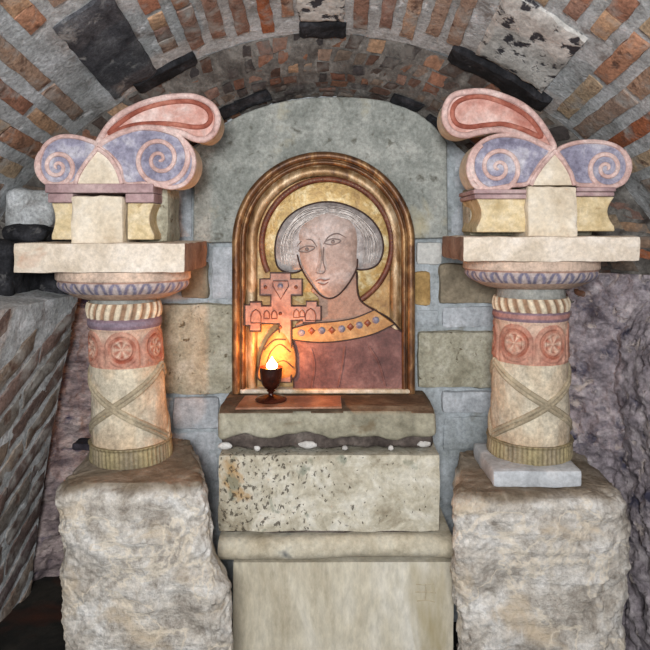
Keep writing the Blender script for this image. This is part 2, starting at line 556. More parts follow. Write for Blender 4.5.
bmesh.ops.recalc_face_normals(bm, faces=bm.faces)
obj('brickwork', bm, 'brick', ceiling, kind='structure')
for i, (a, b, s0, s1, m, h, nm) in enumerate(inset_stones):
    inset_stone(vault, vault_n, a, b, s0, s1, m, h, nm, ceiling, i * 7.0)

# rear arch band, stepping down from the vault to the niche
YB, RB, ZB = 2.86, .866, 1.224


def band(th, v):
    e = v + .12 * math.sin(PI * v)
    r = RA + (RB - RA) * e
    return Vector((r * math.cos(th) * wide(th, v), YA + (YB - YA) * v, ZA + (ZB - ZA) * v + r * math.sin(th)))


def band_n(th, v): return Vector((-math.cos(th) * .55, -.75, -math.sin(th) * .55)).normalized()


bm = bmesh.new()
grid(bm, lambda u, v: band(-.02 + (PI + .04) * u, v) + band_n(PI * u, v) * (.010 * fbm((u * 18, v * 3, 4), 1.6)), 150, 24)
ring = obj('trim_1', bm, 'mortar_dark', kind='structure')
bm = bmesh.new(); col_layer(bm)
rng = random.Random(11)
rows = [(.02, .15), (.175, .30), (.325, .44), (.465, .57), (.595, .69), (.715, .81), (.835, .95)]
slabs = [(D(64), D(72), .60, .78), (D(105), D(114), .60, .80), (D(112), D(124), .62, .82), (D(52), D(61), .72, .92)]
for ri, (v0, v1) in enumerate(rows):
    th = D(2) + rng.uniform(0, .04)
    while th < D(177):
        w = D(rng.uniform(1.7, 3.6) * (1 + .35 * (ri > 3)))
        jit = rng.uniform(-.018, .018)
        if not any(th < s[1] and th + w > s[0] and v0 < s[3] and v1 > s[2] for s in slabs) and rng.random() < .93:
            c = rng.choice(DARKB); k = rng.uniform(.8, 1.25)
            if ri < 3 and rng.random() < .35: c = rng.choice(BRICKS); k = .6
            sh = rng.uniform(-.02, .05)
            brick_on(bm, lambda u, v, sh=sh, v0=v0: band(u + sh * (v - v0) * 3, v), band_n, th, th + w, v0 + jit, v1 + jit, rng.uniform(.000, .012),
                     [q * k for q in c[:3]], rng.uniform(0, 90), 4, 4, .007)
        th += w + D(rng.uniform(.7, 1.5))
bmesh.ops.recalc_face_normals(bm, faces=bm.faces)
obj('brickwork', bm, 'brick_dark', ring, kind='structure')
for i, (a, b, v0, v1) in enumerate(slabs):
    inset_stone(band, band_n, a, b, v0, v1, 'basalt', .018, 'basalt_block', ring, 50 + i * 5.0)

# ------------------------------------------------------------------ walls
bm = bmesh.new()
grid(bm, lambda u, v: Vector((-1.0 + 2.0 * u, 2.846 + .006 * fbm((u * 9, v * 9, 0), 2), -.3 + 2.6 * v)), 110, 140)
wall_back = obj('wall_back', bm, 'mortar_blue', kind='structure')


def rock(x, y, z, s, amp):
    q = Vector((x, y, z))
    a = noise.ridged_multi_fractal(q * 3.1 + Vector((s, 0, 0)), .9, 2.1, 5, 1.0, 2.0) - 1.2
    return amp * (.5 * a + .6 * fbm((x + s, y, z), 7, 5) + .35 * (noise.ridged_multi_fractal(q * 13, .9, 2.1, 4, 1.0, 2.0) - 1.2))


for side, nm, mt, sd in ((-1, 'wall_left_rear', 'rock_brown', 3.0), (1, 'wall_right_rear', 'rock', 8.0)):
    bm = bmesh.new()

    def jamb(u, v, side=side, sd=sd):
        x = .86 + (1.50 - .86) * u; y = 2.89 + (2.45 - 2.89) * u; z = -.3 + 1.62 * v
        d = rock(x * side, y, z, sd, .05)
        return Vector((side * (x - .6 * d), y - .8 * d, z))
    grid(bm, jamb, 110, 260)
    obj(nm, bm, mt, kind='structure')

bm = bmesh.new()


def right_side(u, v):
    y = 2.80 - 2.0 * u; z = -.3 + 1.66 * v
    d = rock(1.2, y, z, 21.0, .06)
    top = max(0, (z - 1.12) / .24)
    return Vector((1.22 - d * .8 + .03 * (1 - v) + .34 * top ** 1.5, y, z))


grid(bm, right_side, 180, 190)
obj('wall_right', bm, 'rock', kind='structure')


# leaning brick wall on the left
def left_wall(u, v):
    """u: from rear edge towards the viewer, v: upwards."""
    a = Vector((-1.225, 2.60, -.3)); b = Vector((-1.00, 2.60, 1.24))
    c = Vector((-1.36, 1.2, -.3)); d = Vector((-1.16, 1.2, 1.24))
    bow = .03 * math.sin(PI * min(max(v, 0), 1))
    p = (a * (1 - v) + b * v) * (1 - u) + (c * (1 - v) + d * v) * u
    return p - Vector((bow, 0, 0))


def left_n(u, v): return Vector((.97, -.1, -.2)).normalized()


bm = bmesh.new()
grid(bm, lambda u, v: left_wall(u, v) + left_n(u, v) * (.008 * fbm((u * 8, v * 9, 2), 2)), 60, 80)
# the wall's end, turning back into the rock
grid(bm, lambda u, v: left_wall(u, 1) + Vector((-.5 * v, .0, .10 * v)) + left_n(u, v) * (.008 * fbm((u * 8, 9 + v * 3, 2), 2)), 40, 12)
grid(bm, lambda u, v: left_wall(0, v) + Vector((-.30 * u, .06 * u, 0)) + left_n(0, v) * (.008 * fbm((0, v * 9, 2), 2)), 6, 80)
wall_left = obj('wall_left', bm, 'mortar', kind='structure')
bm = bmesh.new(); col_layer(bm)
rng = random.Random(5)
SL = .62                                            # the courses climb towards the rear
row = -1.4
LEFTB = [rgb(116, 96, 88), rgb(104, 88, 82), rgb(124, 110, 98), rgb(114, 106, 98), rgb(132, 116, 102), rgb(100, 86, 84)]
while row < 1.9:
    t = .047
    u = rng.uniform(-.1, 0)
    while u < .95:
        du = rng.uniform(.15, .24)
        u0, u1 = max(u, .006), min(u + du, .98)
        v0, v1 = row, row + t

        def sf(uu, vv): return left_wall(uu, vv - SL * uu + .0)
        lo, hi = v0 - SL * u1, v1 - SL * u0
        if u1 - u0 > .02 and hi < 1.0 and lo > .0:
            c = rng.choice(LEFTB); k = rng.uniform(.8, 1.2)
            brick_on(bm, sf, left_n, u0, u1, v0, v1, rng.uniform(.004, .014), [q * k for q in c[:3]], rng.uniform(0, 90), 8, 3)
        u += du + .012
    row += t + .026
bmesh.ops.recalc_face_normals(bm, faces=bm.faces)
obj('brickwork', bm, 'brick', wall_left, kind='structure')

# grey and black stones between the vault's foot and the left column
for i, (x0, x1, y0, y1, z0, z1, m, nm) in enumerate([
        (-1.26, -1.06, 2.50, 2.72, 1.50, 1.66, 'mortar', 'rubble_stone'), (-1.25, -1.075, 2.45, 2.74, 1.455, 1.52, 'basalt', 'basalt_block'),
        (-1.30, -1.13, 2.30, 2.62, 1.22, 1.46, 'basalt', 'basalt_block'), (-1.13, -1.01, 2.52, 2.74, 1.22, 1.335, 'basalt', 'basalt_block')]):
    bm = bmesh.new()
    rough_box(bm, x0, x1, y0, y1, z0, z1, .02, .02, 8, i, .03)
    o = obj(nm, bm, m, wall_left, kind='structure')

# masonry in the back wall: px rectangle, material
Yw = 2.82
for i, (a, b, c, d, m, pr) in enumerate([
        (160, 233, 304, 395, 'ashlar', .04), (180, 208, 262, 299, 'ashlar_brown', .03), (211, 233, 246, 300, 'ashlar_blue', .02),
        (172, 219, 398, 430, 'ashlar_blue', .03), (168, 217, 433, 484, 'ashlar_blue', .015), (172, 191, 180, 238, 'ashlar_blue', .015),
        (172, 208, 241, 259, 'mortar_blue', .03), (140, 200, 488, 520, 'ashlar_brown', .02),
        (417, 443, 242, 265, 'ashlar_white', .025), (414, 431, 272, 306, 'ashlar_orange', .025), (440, 500, 264, 304, 'ashlar_brown', .035),
        (443, 500, 307, 329, 'ashlar_blue', .02), (418, 500, 332, 388, 'ashlar', .04), (443, 500, 392, 414, 'ashlar_blue', .03),
        (452, 470, 150, 236, 'ashlar_blue', .012), (444, 500, 418, 452, 'mortar_blue', .02), (416, 440, 310, 328, 'mortar_blue', .02)]):
    bm = bmesh.new()
    rough_box(bm, X(a, Yw), X(b, Yw), Yw + .035 - pr, 2.89, Z(d, Yw), Z(c, Yw), .018, .007, 10, i, .014)
    obj('ashlar_block', bm, m, wall_back, kind='structure')

# floor
bm = bmesh.new()
grid(bm, lambda u, v: Vector((-1.7 + 3.4 * u, -.6 + 3.6 * v, FL + .006 * fbm((u * 8, v * 8, 0), 2))), 60, 60)
obj('floor', bm, 'floor', kind='structure')
bm = bmesh.new()
rough_box(bm, -1.6, -.86, 1.6, 2.9, FL, .035, .04, .01, 6, 4, .02)
obj('floor_left', bm, 'floor', kind='structure')

# ------------------------------------------------------------------ arched slab
bm = bmesh.new()
Ys = 2.80
ctrl = [(194, 148), (215, 131), (245, 113), (285, 101), (325, 97), (365, 98), (402, 105), (430, 122), (447, 142)]
top = smooth(ctrl, 6, False)
poly = [(X(a, Ys), Z(b, Ys)) for a, b in top] + [(X(448, Ys), Z(238, Ys)), (X(193, Ys), Z(243, Ys))]
prism(bm, poly, Ys, 2.86)
tag(obj('arched_slab', bm, 'slab_grey', None, bevel=.006, base=(0, Ys, Z(240, Ys))),
    'large plain grey stone slab with rounded top behind the arched icon', 'slab')

# ------------------------------------------------------------------ altar
altar = thing('stone_altar', 'tall block-built stone altar below the icon, between the two rough pedestals', 'altar', (0, 2.6, FL + .01))
bm = bmesh.new()


def ledge_shape(p):
    # uneven underside, front edge worn and sloping
    q = p.copy()
    f = (p.z - .69) / .11
    if f < .6:
        q.z += .030 * fbm((p.x * 1.4, 0, 5), 4, 3) * (1 - f / .6) - .004
    if p.y < 2.54: q.z -= .012 * max(0, f)
    return q


rough_box(bm, X(217, 2.50), X(437, 2.50), 2.50, 2.812, .692, .80, .014, .004, 8, 2, .020, ledge_shape)
for f in bm.faces:
    if f.normal.z > .6 and f.calc_center_median().y > 2.51: f.material_index = 1
obj('ledge', bm, ['tabletop', 'ledge_top'], altar)
bm = bmesh.new()
rough_box(bm, -.41, .43, 2.525, 2.812, .640, .705, .014, .014, 11, 3, .015)
obj('mortar_bed', bm, 'bed', altar)
bm = bmesh.new()
rough_box(bm, X(218, 2.515), X(440, 2.515), 2.515, 2.812, Z(532, 2.515), Z(455, 2.515), .018, .005, 8, 4, .008)
obj('pitted_block', bm, 'lichen_block', altar)['label'] = 'pale block with dark pits and rust stains'
bm = bmesh.new()
rough_box(bm, -.405, .435, 2.535, 2.812, .30, .36, .02, .008, 10, 5, .01)
obj('mortar_bed', bm, 'bed', altar)
bm = bmesh.new()
x0, x1 = X(218.5, 2.50), X(453, 2.50)
zc, zr = (Z(538, 2.50) + Z(560, 2.50)) / 2, (Z(538, 2.50) - Z(560, 2.50)) / 2


def roll(u, v):
    a = -PI / 2 + PI * v
    x = x0 + (x1 - x0) * u
    k = 1 + .06 * fbm((x, v * .3, 3), 6, 3)
    return Vector((x, 2.525 - .045 * math.cos(a) * k, zc + zr * math.sin(a) * k + .006 * math.sin(x * 6)))


grid(bm, roll, 90, 16)
fs = [bm.verts.new((x0, 2.812, zc - zr)), bm.verts.new((x1, 2.812, zc - zr)), bm.verts.new((x1, 2.812, zc + zr)), bm.verts.new((x0, 2.812, zc + zr))]
bm.verts.ensure_lookup_table()
lo = [bm.verts[i * 17] for i in range(91)]; hi = [bm.verts[i * 17 + 16] for i in range(91)]
bm.faces.new(lo + [fs[1], fs[0]]); bm.faces.new(hi + [fs[2], fs[3]])
bm.faces.new([bm.verts[i] for i in range(17)] + [fs[3], fs[0]])
bm.faces.new([bm.verts[90 * 17 + i] for i in range(17)] + [fs[2], fs[1]])
bmesh.ops.recalc_face_normals(bm, faces=bm.faces)
obj('half_round_moulding', bm, 'moulding', altar)
bm = bmesh.new()
rough_box(bm, -.365, .508, 2.525, 2.812, FL + .01, Z(562, 2.525), .03, .004, 5, 6, .006)
fs_ = obj('front_slab', bm, 'lime', altar)
for pts in ([(416, 584), (424, 585), (434, 584)], [(415, 592), (426, 592), (436, 593)], [(417, 601), (426, 600), (435, 602)], [(425, 584), (426, 592), (425, 600)]):
    bm = bmesh.new()
    tube(bm, [(X(a, 2.525), 2.5245, Z(b, 2.525)) for a, b in pts], .0022, 6)
    obj('scratch', bm, 'scratch', fs_)
for px, py, rx, rz in ((225, 446, .028, .014), (308, 445, .034, .015), (257, 448, .013, .012), (424, 444, .028, .013), (391, 448, .011, .010), (345, 448, .012, .009)):
    bm = bmesh.new()
    bmesh.ops.create_icosphere(bm, subdivisions=3, radius=1)
    for v in bm.verts:
        k = 1 + .2 * fbm(v.co + Vector((px, 0, 0)), 1.5, 3)
        v.co = Vector((X(px, 2.52) + v.co.x * rx * k, 2.522 + v.co.y * .012, Z(py, 2.52) + v.co.z * rz * k))
    obj('pebble', bm, 'pebble', altar)

# ------------------------------------------------------------------ pedestals
def pedestal(side, label, prof, ztop, yf, yb, seed):
    """prof: (z, xl, xr) from the floor to the top."""
    bm = bmesh.new()
    n, m = 220, 170
    zs = [p[0] for p in prof]
    rings = []
    for j in range(m + 1):
        t = j / m
        if t < .82:
            z = FL + .005 + (ztop - FL - .005) * (t / .82) - .05 * (t / .82); shr = 0
        else:
            a = (t - .82) / .18
            z = ztop - .05 + .05 * math.sin(min(1, a * 2.2) * PI / 2)
            shr = .05 * (1 - math.cos(min(1, a * 2.2) * PI / 2)) + max(0, a - .45) / .55 * .9
        xl, xr = np.interp(z, zs, [p[1] for p in prof]), np.interp(z, zs, [p[2] for p in prof])
        cx, cy = (xl + xr) / 2, (yf + yb) / 2
        hx, hy = (xr - xl) / 2, (yb - yf) / 2
        if t >= .82:
            a2 = max(0, (t - .82) / .18 - .45) / .55
            k = 1 - a2
            dx = .045 * (1 - math.cos(min(1, (t - .82) / .18 * 2.2) * PI / 2))
            hx = max(.0, (hx - dx) * k); hy = max(.0, (hy - dx) * k)
        ring_ = []
        for i in range(n):
            a = 2 * PI * i / n
            c, s = math.cos(a), math.sin(a)
            e = 2 / 7.0
            px = math.copysign(abs(c) ** e, c) * hx
            py = math.copysign(abs(s) ** e, s) * hy
            back = (py + hy) / (2 * hy + 1e-6)
            if px * side < 0: px *= 1 - (.66 if side < 0 else .42) * back
            p = Vector((cx + px, cy + py, z))
            d = .022 * fbm(p + Vector((seed, 0, 0)), 4, 5) + .011 * fbm(p + Vector((0, seed, 0)), 16, 4)
            d += .006 * fbm(p + Vector((0, 0, seed)), 42, 3) + .010 * (noise.ridged_multi_fractal(p * 6 + Vector((seed, 2, 0)), .9, 2.1, 4, 1.0, 2.0) - 1.2)
            nv = Vector((px / (hx + 1e-6), py / (hy + 1e-6), 0))
            if nv.length > 1e-6: nv.normalize()
            flat = 1.0 if t < .88 else max(.12, 1 - (t - .88) / .06)
            p += nv * d * (1 if t < .95 else .3)
            if t > .86: p.z += d * .6 * flat
            ring_.append(bm.verts.new(p))
        rings.append(ring_)
    for A, B in zip(rings, rings[1:]):
        for k in range(n):
            bm.faces.new((A[k], A[(k + 1) % n], B[(k + 1) % n], B[k]))
    bm.faces.new(rings[-1]); bm.faces.new(list(reversed(rings[0])))
    L = col_layer(bm)
    for v in bm.verts:
        k = sstep(ztop - .035, ztop - .004, v.co.z + .02 * noise.noise(v.co * 9)); v[L] = (k, k, k, 1)
    bmesh.ops.remove_doubles(bm, verts=bm.verts, dist=.0004)
    bmesh.ops.recalc_face_normals(bm, faces=bm.faces)
    return tag(obj('stone_pedestal', bm, 'pedestal', None, base=((prof[0][1] + prof[0][2]) / 2, (yf + yb) / 2, FL)), label, 'pedestal', 'rough stone pedestals')


Yp = 2.2
pedestal(-1, 'rough-hewn pale boulder pedestal under the left painted column, bulging at lower right', [(FL, X(60, Yp), X(244, Yp)), (Z(585, Yp), X(57, Yp), X(238, Yp)), (Z(560, Yp), X(55, Yp), X(220, Yp)),
         (Z(500, Yp), X(51, Yp), X(216, Yp)), (.66, X(54, Yp), X(211, Yp))], .634, 2.16, 2.66, 2.0)
pedestal(1, 'rough-hewn pale boulder pedestal under the right column with a grey slab on top', [(FL, X(456, Yp), X(630, Yp)), (Z(560, Yp), X(452, Yp), X(632, Yp)), (Z(500, Yp), X(450, Yp), X(632, Yp)),
         (.66, X(454, Yp), X(628, Yp))], .590, 2.19, 2.66, 9.0)

# ------------------------------------------------------------------ painted columns
CREAM, RED, VIO, PINK = rgb(206, 194, 172), rgb(184, 130, 112), rgb(134, 112, 122), rgb(206, 164, 146)
DRED, BLUE, GREY, GOLD = rgb(160, 88, 68), rgb(76, 74, 100), rgb(150, 138, 116), rgb(172, 158, 120)


CY = 2.46


def zlist(z0, z1, n): return [z0 + (z1 - z0) * i / n for i in range(n + 1)]


def column(side, root, cx, zb, zt, rb, rt, lean, phase, ztop_ech, rx_ech, ry_ech, zband, zmed, zbase, zrope, neck):
    """zb..zt shaft, zbase top of fluted foot, zmed..zband medallion frieze, zband..zrope violet band, zrope..zt rope moulding"""
    R = lambda z: rb + (rt - rb) * (z - zb) / (zt - zb)
    ln = lambda z: (lean * (z - zb) / (zt - zb), 0)
    K = dict(n=288, lean=ln)
    # fluted foot
    bm = bmesh.new()
    lathe(bm, [(R(z) + .006, z) for z in zlist(zb, zbase, 16)], cx, CY, fn=lambda th, t, z: .004 * abs(math.sin(th * 27)) * sstep(0, .1, t) * sstep(1, .85, t) + .006 * sstep(.86, .95, t) + .003 * noise.noise(Vector((th * 5, z * 20, side))),
          colour=lambda th, t, z: mixc(mixc(GOLD, GREY, .5 + .5 * math.sin(th * 7)), rgb(118, 104, 76), .75 * (1 - abs(math.sin(th * 27))) + .5 * sstep(.84, .9, t) * sstep(1.0, .94, t)), **K)
    obj('fluted_foot', bm, 'painted', root)
    # plain drum
    bm = bmesh.new()
    lathe(bm, [(R(z), z) for z in zlist(zbase, zmed, 60)], cx, CY, fn=lambda th, t, z: .003 * fbm((th * 2, z * 9, side), 1.5, 4),
          colour=lambda th, t, z: mixc(CREAM, rgb(192, 170, 142), .5 * sstep(.1, .5, noise.noise(Vector((th * 2.2, z * 9, side + 3))) + .3) + .35 * sstep(.25, 0, t)), **K)
    obj('drum', bm, 'painted', root)
    # crossed straps carved on the drum
    for q in (0, 1):
        for sgn in (-1, 1):
            bm = bmesh.new()
            for off in (-.0085, .0085):
                pts = []
                for i in range(41):
                    t = i / 40
                    th = phase + q * PI + sgn * (t - .5) * PI * .98
                    z = zbase + .012 + (zmed - zbase - .02) * t + off
                    r = R(z) + .001
                    ox = ln(z)[0]
                    pts.append((cx + ox + r * math.sin(th), CY - r * math.cos(th), z))
                tube(bm, pts, .0085, 8)
            L = col_layer(bm)
            for v in bm.verts: v[L] = (*mixc(rgb(152, 138, 114), rgb(192, 178, 152), .5 + .7 * noise.noise(v.co * 12))[:3], 1)
            obj('strap', bm, 'painted', root)
    # medallion frieze
    NM = 6
    hz = zband - zmed

    def med(th, z):
        k = (th - phase * .5 + .28) / (2 * PI / NM)
        d = (k - math.floor(k) - .5) * (2 * PI / NM) * R(z)
        zz = z - (zmed + hz * .50)
        if zz < 0 and abs(d) > .036: pass
        rr = math.hypot(d, zz)
        return rr, d, zz

    def mfn(th, t, z):
        rr, d, zz = med(th, z)
        o = hz * .40
        h = .006 * sstep(.012, .005, abs(rr - o * .95)) + .005 * sstep(.009, .004, abs(rr - o * .58))
        if rr < o * .5: h += .003 * math.cos(6 * math.atan2(zz, d)) * sstep(0, o * .3, rr)
        if zz < 0: h = max(h, .006 * sstep(.012, .005, abs(abs(d) - o * .95)) * sstep(-hz * .5, -hz * .4, zz))
        return h - .003 + .004 * sstep(.93, .98, t)

    def mcol(th, t, z):
        rr, d, zz = med(th, z)
        o = hz * .40
        c = PINK if zz > 0 else RED
        c = mixc(mixc(CREAM, PINK, .55), RED, sstep(.85, .5, t))
        if rr < o * 1.06: c = RED
        if abs(rr - o * .95) < .011: c = mixc(RED, DRED, .15)
        if abs(rr - o * .76) < .007: c = DRED
        if rr < o * .56: c = mixc(rgb(206, 176, 156), DRED, .5 - .5 * math.cos(6 * math.atan2(zz, d)))
        return mixc(c, rgb(208, 168, 146), .30 + .5 * noise.noise(Vector((th * 5, z * 22, 1))))
    bm = bmesh.new()
    lathe(bm, [(R(z) + .002, z) for z in zlist(zmed, zband, 44)], cx, CY, n=420, lean=ln, fn=mfn, colour=mcol)
    obj('medallion_band', bm, 'painted', root)
    # violet fillet
    bm = bmesh.new()
    lathe(bm, [(R(z) + .003 + .005 * math.sin(PI * min(1, (z - zband) / (zrope - zband))), z) for z in zlist(zband, zrope, 12)], cx, CY,
          colour=lambda th, t, z: mixc(VIO, rgb(176, 130, 122) if side > 0 else rgb(140, 124, 136), sstep(.25, .4, t) * sstep(.85, .7, t)), **K)
    obj('violet_fillet', bm, 'painted', root)
    # rope moulding
    bm = bmesh.new()

    def rope(th, t): return math.sin(th * 22 + 2.6 * t * side)
    lathe(bm, [(R(z) + .002 + .006 * math.sin(PI * (z - zrope) / (zt - zrope)), z) for z in zlist(zrope, zt, 16)], cx, CY,
          fn=lambda th, t, z: .005 * rope(th, t), colour=lambda th, t, z: mixc(rgb(160, 128, 102), rgb(220, 204, 178), sstep(-.6, .4, rope(th, t))), **K)
    obj('rope_moulding', bm, 'painted', root)
    # neck and bowl-shaped echinus
    bm = bmesh.new()
    zn = zt + neck
    lathe(bm, [(R(zt) * .97, zt), (R(zt) * .94, zn)], cx + lean, CY, n=96, colour=lambda th, t, z: rgb(150, 150, 144))
    obj('mortar_joint', bm, 'painted', root)
    bm = bmesh.new()
    H = ztop_ech - zn
    pr = []
    for i in range(33):
        t = i / 32
        k = math.sin(min(1, t / .55) * PI / 2) ** .8
        r = .62 + (.97 - .62) * k + (.03 if t > .62 else .0) * sstep(.62, .7, t)
        pr.append((r * rx_ech, zn + H * t))

    def ech_c(th, t, z):
        c = mixc(rgb(190, 172, 156), rgb(204, 182, 164), t)
        k = (th * 14 / PI) % 1 - .5
        if .22 < t < .60:
            tt = (t - .22) / .38
            a = abs(abs(k) - .32 * math.sqrt(max(0, 1 - tt ** 2)))
            c = mixc(c, BLUE, sstep(.17, .08, a) * .9)
            c = mixc(c, rgb(150, 148, 170), .35)
        elif t <= .22: c = mixc(c, rgb(168, 136, 116), .6)
        elif t > .66: c = mixc(c, rgb(210, 184, 164), .6)
        if .60 <= t <= .66: c = mixc(c, rgb(150, 100, 84), .6)
        return c
    lathe(bm, pr, cx + lean, CY, n=336, sy=ry_ech / rx_ech, colour=ech_c,
          fn=lambda th, t, z: (.003 * math.cos(th * 28) * sstep(.2, .3, t) * sstep(.62, .5, t)) + .002 * noise.noise(Vector((th * 3, z * 12, side))))
    obj('echinus', bm, 'painted', root)


def box(bm, x0, x1, y0, y1, z0, z1):
    prism(bm, [(x0, z0), (x1, z0), (x1, z1), (x0, z1)], y0, y1)


def spiral(cx, cz, r0, a0, turns, sgn, y):
    pts = []
    n = int(48 * turns)
    for i in range(n + 1):
        t = i / n
        r = r0 * (1 - t) ** 1.15 + .0025
        a = a0 + sgn * 2 * PI * turns * t
        pts.append((cx + r * math.cos(a), y, cz + r * math.sin(a)))
    return pts


def capital(root, pt, Yc, L):
    """pt maps a measured point of the carved front to (x, z); L holds the measured outlines."""
    TH = .17
    # volutes
    for v in L['volutes']:
        out = [pt(*p) for p in smooth(v['outline'], 8)]
        bm = bmesh.new()
        prism(bm, out, Yc + .008, Yc + TH, 0, 1)
        vo = obj('volute', bm, ['mauve_blue', 'cream'], root, bevel=.004)
        bm = bmesh.new()
        tube(bm, [(x, Yc + .008, z) for x, z in out], .0085, 8, True)
        obj('rim', bm, 'pink', vo)
        ex, ez = pt(*v['eye'])
        bm = bmesh.new()
        tube(bm, spiral(ex, ez, v['r'], v['a0'], v['turns'], v['sgn'], Yc + .006), .0105, 8, False, .75, 0, lambda t: 1 - .45 * t)
        obj('spiral', bm, 'pink', vo)
    # pointed gable between the volutes
    g = [pt(*p) for p in smooth(L['gable_l'], 6, False)] + [pt(*p) for p in smooth(L['gable_r'], 6, False)][1:]
    bm = bmesh.new(); prism(bm, g, Yc - .002, Yc + TH - .02)
    ga = obj('gable', bm, 'cream', root, bevel=.003)
    bm = bmesh.new(); tube(bm, [(x, Yc - .002, z) for x, z in g], .0085, 8)
    obj('rim', bm, 'pink', ga)
    # palmette lobe
    out = [pt(*p) for p in smooth(L['leaf'], 8)]
    bm = bmesh.new(); prism(bm, out, Yc + .012, Yc + TH, 0, 1)
    le = obj('palmette_lobe', bm, ['leaf_pink', 'cream'], root, bevel=.006)
    bm = bmesh.new(); tube(bm, [(x, Yc + .012, z) for x, z in out], .012, 10, True)
    obj('rim', bm, 'pink', le)
    bm = bmesh.new(); tube(bm, [(pt(*p)[0], Yc + .011, pt(*p)[1]) for p in smooth(L['groove'], 8)], .009, 10, True, .7)
    obj('groove', bm, 'leaf_red', le)
    # stepped bars
    for k, (a, b, c, d, pr) in enumerate(L['bars']):
        bm = bmesh.new()
        (x0, z1), (x1, z0) = pt(a, c), pt(b, d)
        box(bm, x0, x1, Yc - pr, Yc + TH + .08, z0, z1)
        obj('string_course', bm, 'lilac', root, bevel=.004)
    # ochre side blocks with hollowed flanks
    for a, b, c, d, hl, hr in L['sides']:
        n = 14
        pts = []
        for i in range(n + 1):
            t = i / n
            pts.append((b - hr * math.sin(PI * min(1, t * 1.15)) ** 1.0, c + (d - c) * t))
        for i in range(n + 1):
            t = 1 - i / n
            pts.append((a + hl * math.sin(PI * min(1, t * 1.15)), c + (d - c) * t))
        bm = bmesh.new(); prism(bm, [pt(*p) for p in pts], Yc + .015, Yc + TH + .10)
        obj('side_block', bm, 'ochre', root, bevel=.004)
    a, b, c, d = L['dado']
    (x0, z1), (x1, z0) = pt(a, c), pt(b, d)
    bm = bmesh.new(); rough_box(bm, x0, x1, Yc - .022, Yc + .2, z0, z1, .012, .006, 14, L['seed'], .010)
    obj('dado_block', bm, 'cream', root)


YC = 2.32
lx = X(132, CY)
left = thing('painted_column', 'painted carved column left of the icon, its red lobe curling right', 'column', (lx, CY, .634), 'painted columns flanking the icon')
column(-1, left, lx, .632, 1.228, .144, .128, X(124, CY) - X(132, CY), -.12, 1.349, .254, .20, zband=1.134, zmed=.9925, zbase=.704, zrope=1.170, neck=.014)
bm = bmesh.new()
rough_box(bm, X(13, 2.25), X(185, 2.25), 2.25, 2.67, 1.349, 1.454, .016, .004, 12, 3, .006)
bm.faces.ensure_lookup_table()
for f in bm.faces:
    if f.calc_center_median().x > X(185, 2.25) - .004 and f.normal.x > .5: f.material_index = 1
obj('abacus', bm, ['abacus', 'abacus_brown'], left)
s1 = 230 / 650.0
ptl = lambda u, v: (X(u * s1, YC), Z(60 + v * s1, YC))
capital(left, ptl, YC, dict(seed=1,
    volutes=[dict(outline=[(272, 242), (240, 224), (200, 215), (160, 218), (126, 240), (109, 280), (110, 315), (130, 345), (160, 352), (205, 349), (222, 326), (246, 285)],
                  eye=(160, 302), r=.076, a0=2.4, turns=2.3, sgn=1),
             dict(outline=[(278, 242), (305, 222), (345, 203), (400, 192), (460, 198), (510, 220), (542, 260), (546, 305), (525, 345), (485, 360), (440, 352), (400, 349), (350, 348), (335, 300), (308, 268)],
                  eye=(450, 280), r=.106, a0=.8, turns=2.4, sgn=-1)],
    gable_l=[(214, 350), (222, 325), (245, 288), (276, 250)], gable_r=[(276, 250), (308, 274), (332, 310), (345, 350)],
    leaf=[(274, 236), (300, 190), (335, 155), (385, 128), (440, 110), (495, 101), (550, 103), (595, 125), (614, 160), (605, 200), (580, 222), (550, 222), (510, 205), (460, 193), (400, 190), (345, 203), (305, 222)],
    groove=[(305, 205), (345, 170), (390, 142), (440, 125), (495, 116), (545, 117), (582, 135), (594, 162), (580, 184), (545, 188), (490, 180), (430, 178), (370, 184)],
    bars=[(130, 435, 350, 376, .012), (135, 207, 377, 403, .002), (354, 435, 377, 403, .002)],
    sides=[(140, 203, 404, 508, 10, 0), (356, 432, 404, 508, 0, 14)], dado=(206, 352, 386, 528)))
bm = bmesh.new()
rough_box(bm, ptl(360, 0)[0], ptl(452, 0)[0], YC + .12, YC + .33, 1.452, ptl(0, 352)[1] - .002, .02, .006, 9, 8, .012)
obj('backing_block', bm, 'ashlar', left)

rx_ = X(529, CY)
right = thing('painted_column', 'painted carved column right of the icon, its red lobe curling left', 'column', (rx_, CY, .588), 'painted columns flanking the icon')
column(1, right, rx_, .648, 1.246, .149, .132, .006, .14, 1.388, .256, .20, zband=1.162, zmed=1.006, zbase=.715, zrope=1.196, neck=.036)
bm = bmesh.new()
rough_box(bm, X(493, 2.26), X(583, 2.26), 2.26, 2.56, .588, .650, .016, .004, 12, 6, .012)
obj('plinth_slab', bm, 'pad', right)
bm = bmesh.new()
rough_box(bm, X(463, 2.25), X(641, 2.25), 2.25, 2.67, 1.388, 1.477, .016, .004, 12, 5, .008)
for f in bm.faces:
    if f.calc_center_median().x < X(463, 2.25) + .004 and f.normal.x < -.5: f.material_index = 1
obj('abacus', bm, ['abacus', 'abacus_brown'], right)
ptr = lambda u, v: (X(420 + u * s1, YC), Z(60 + v * s1, YC))
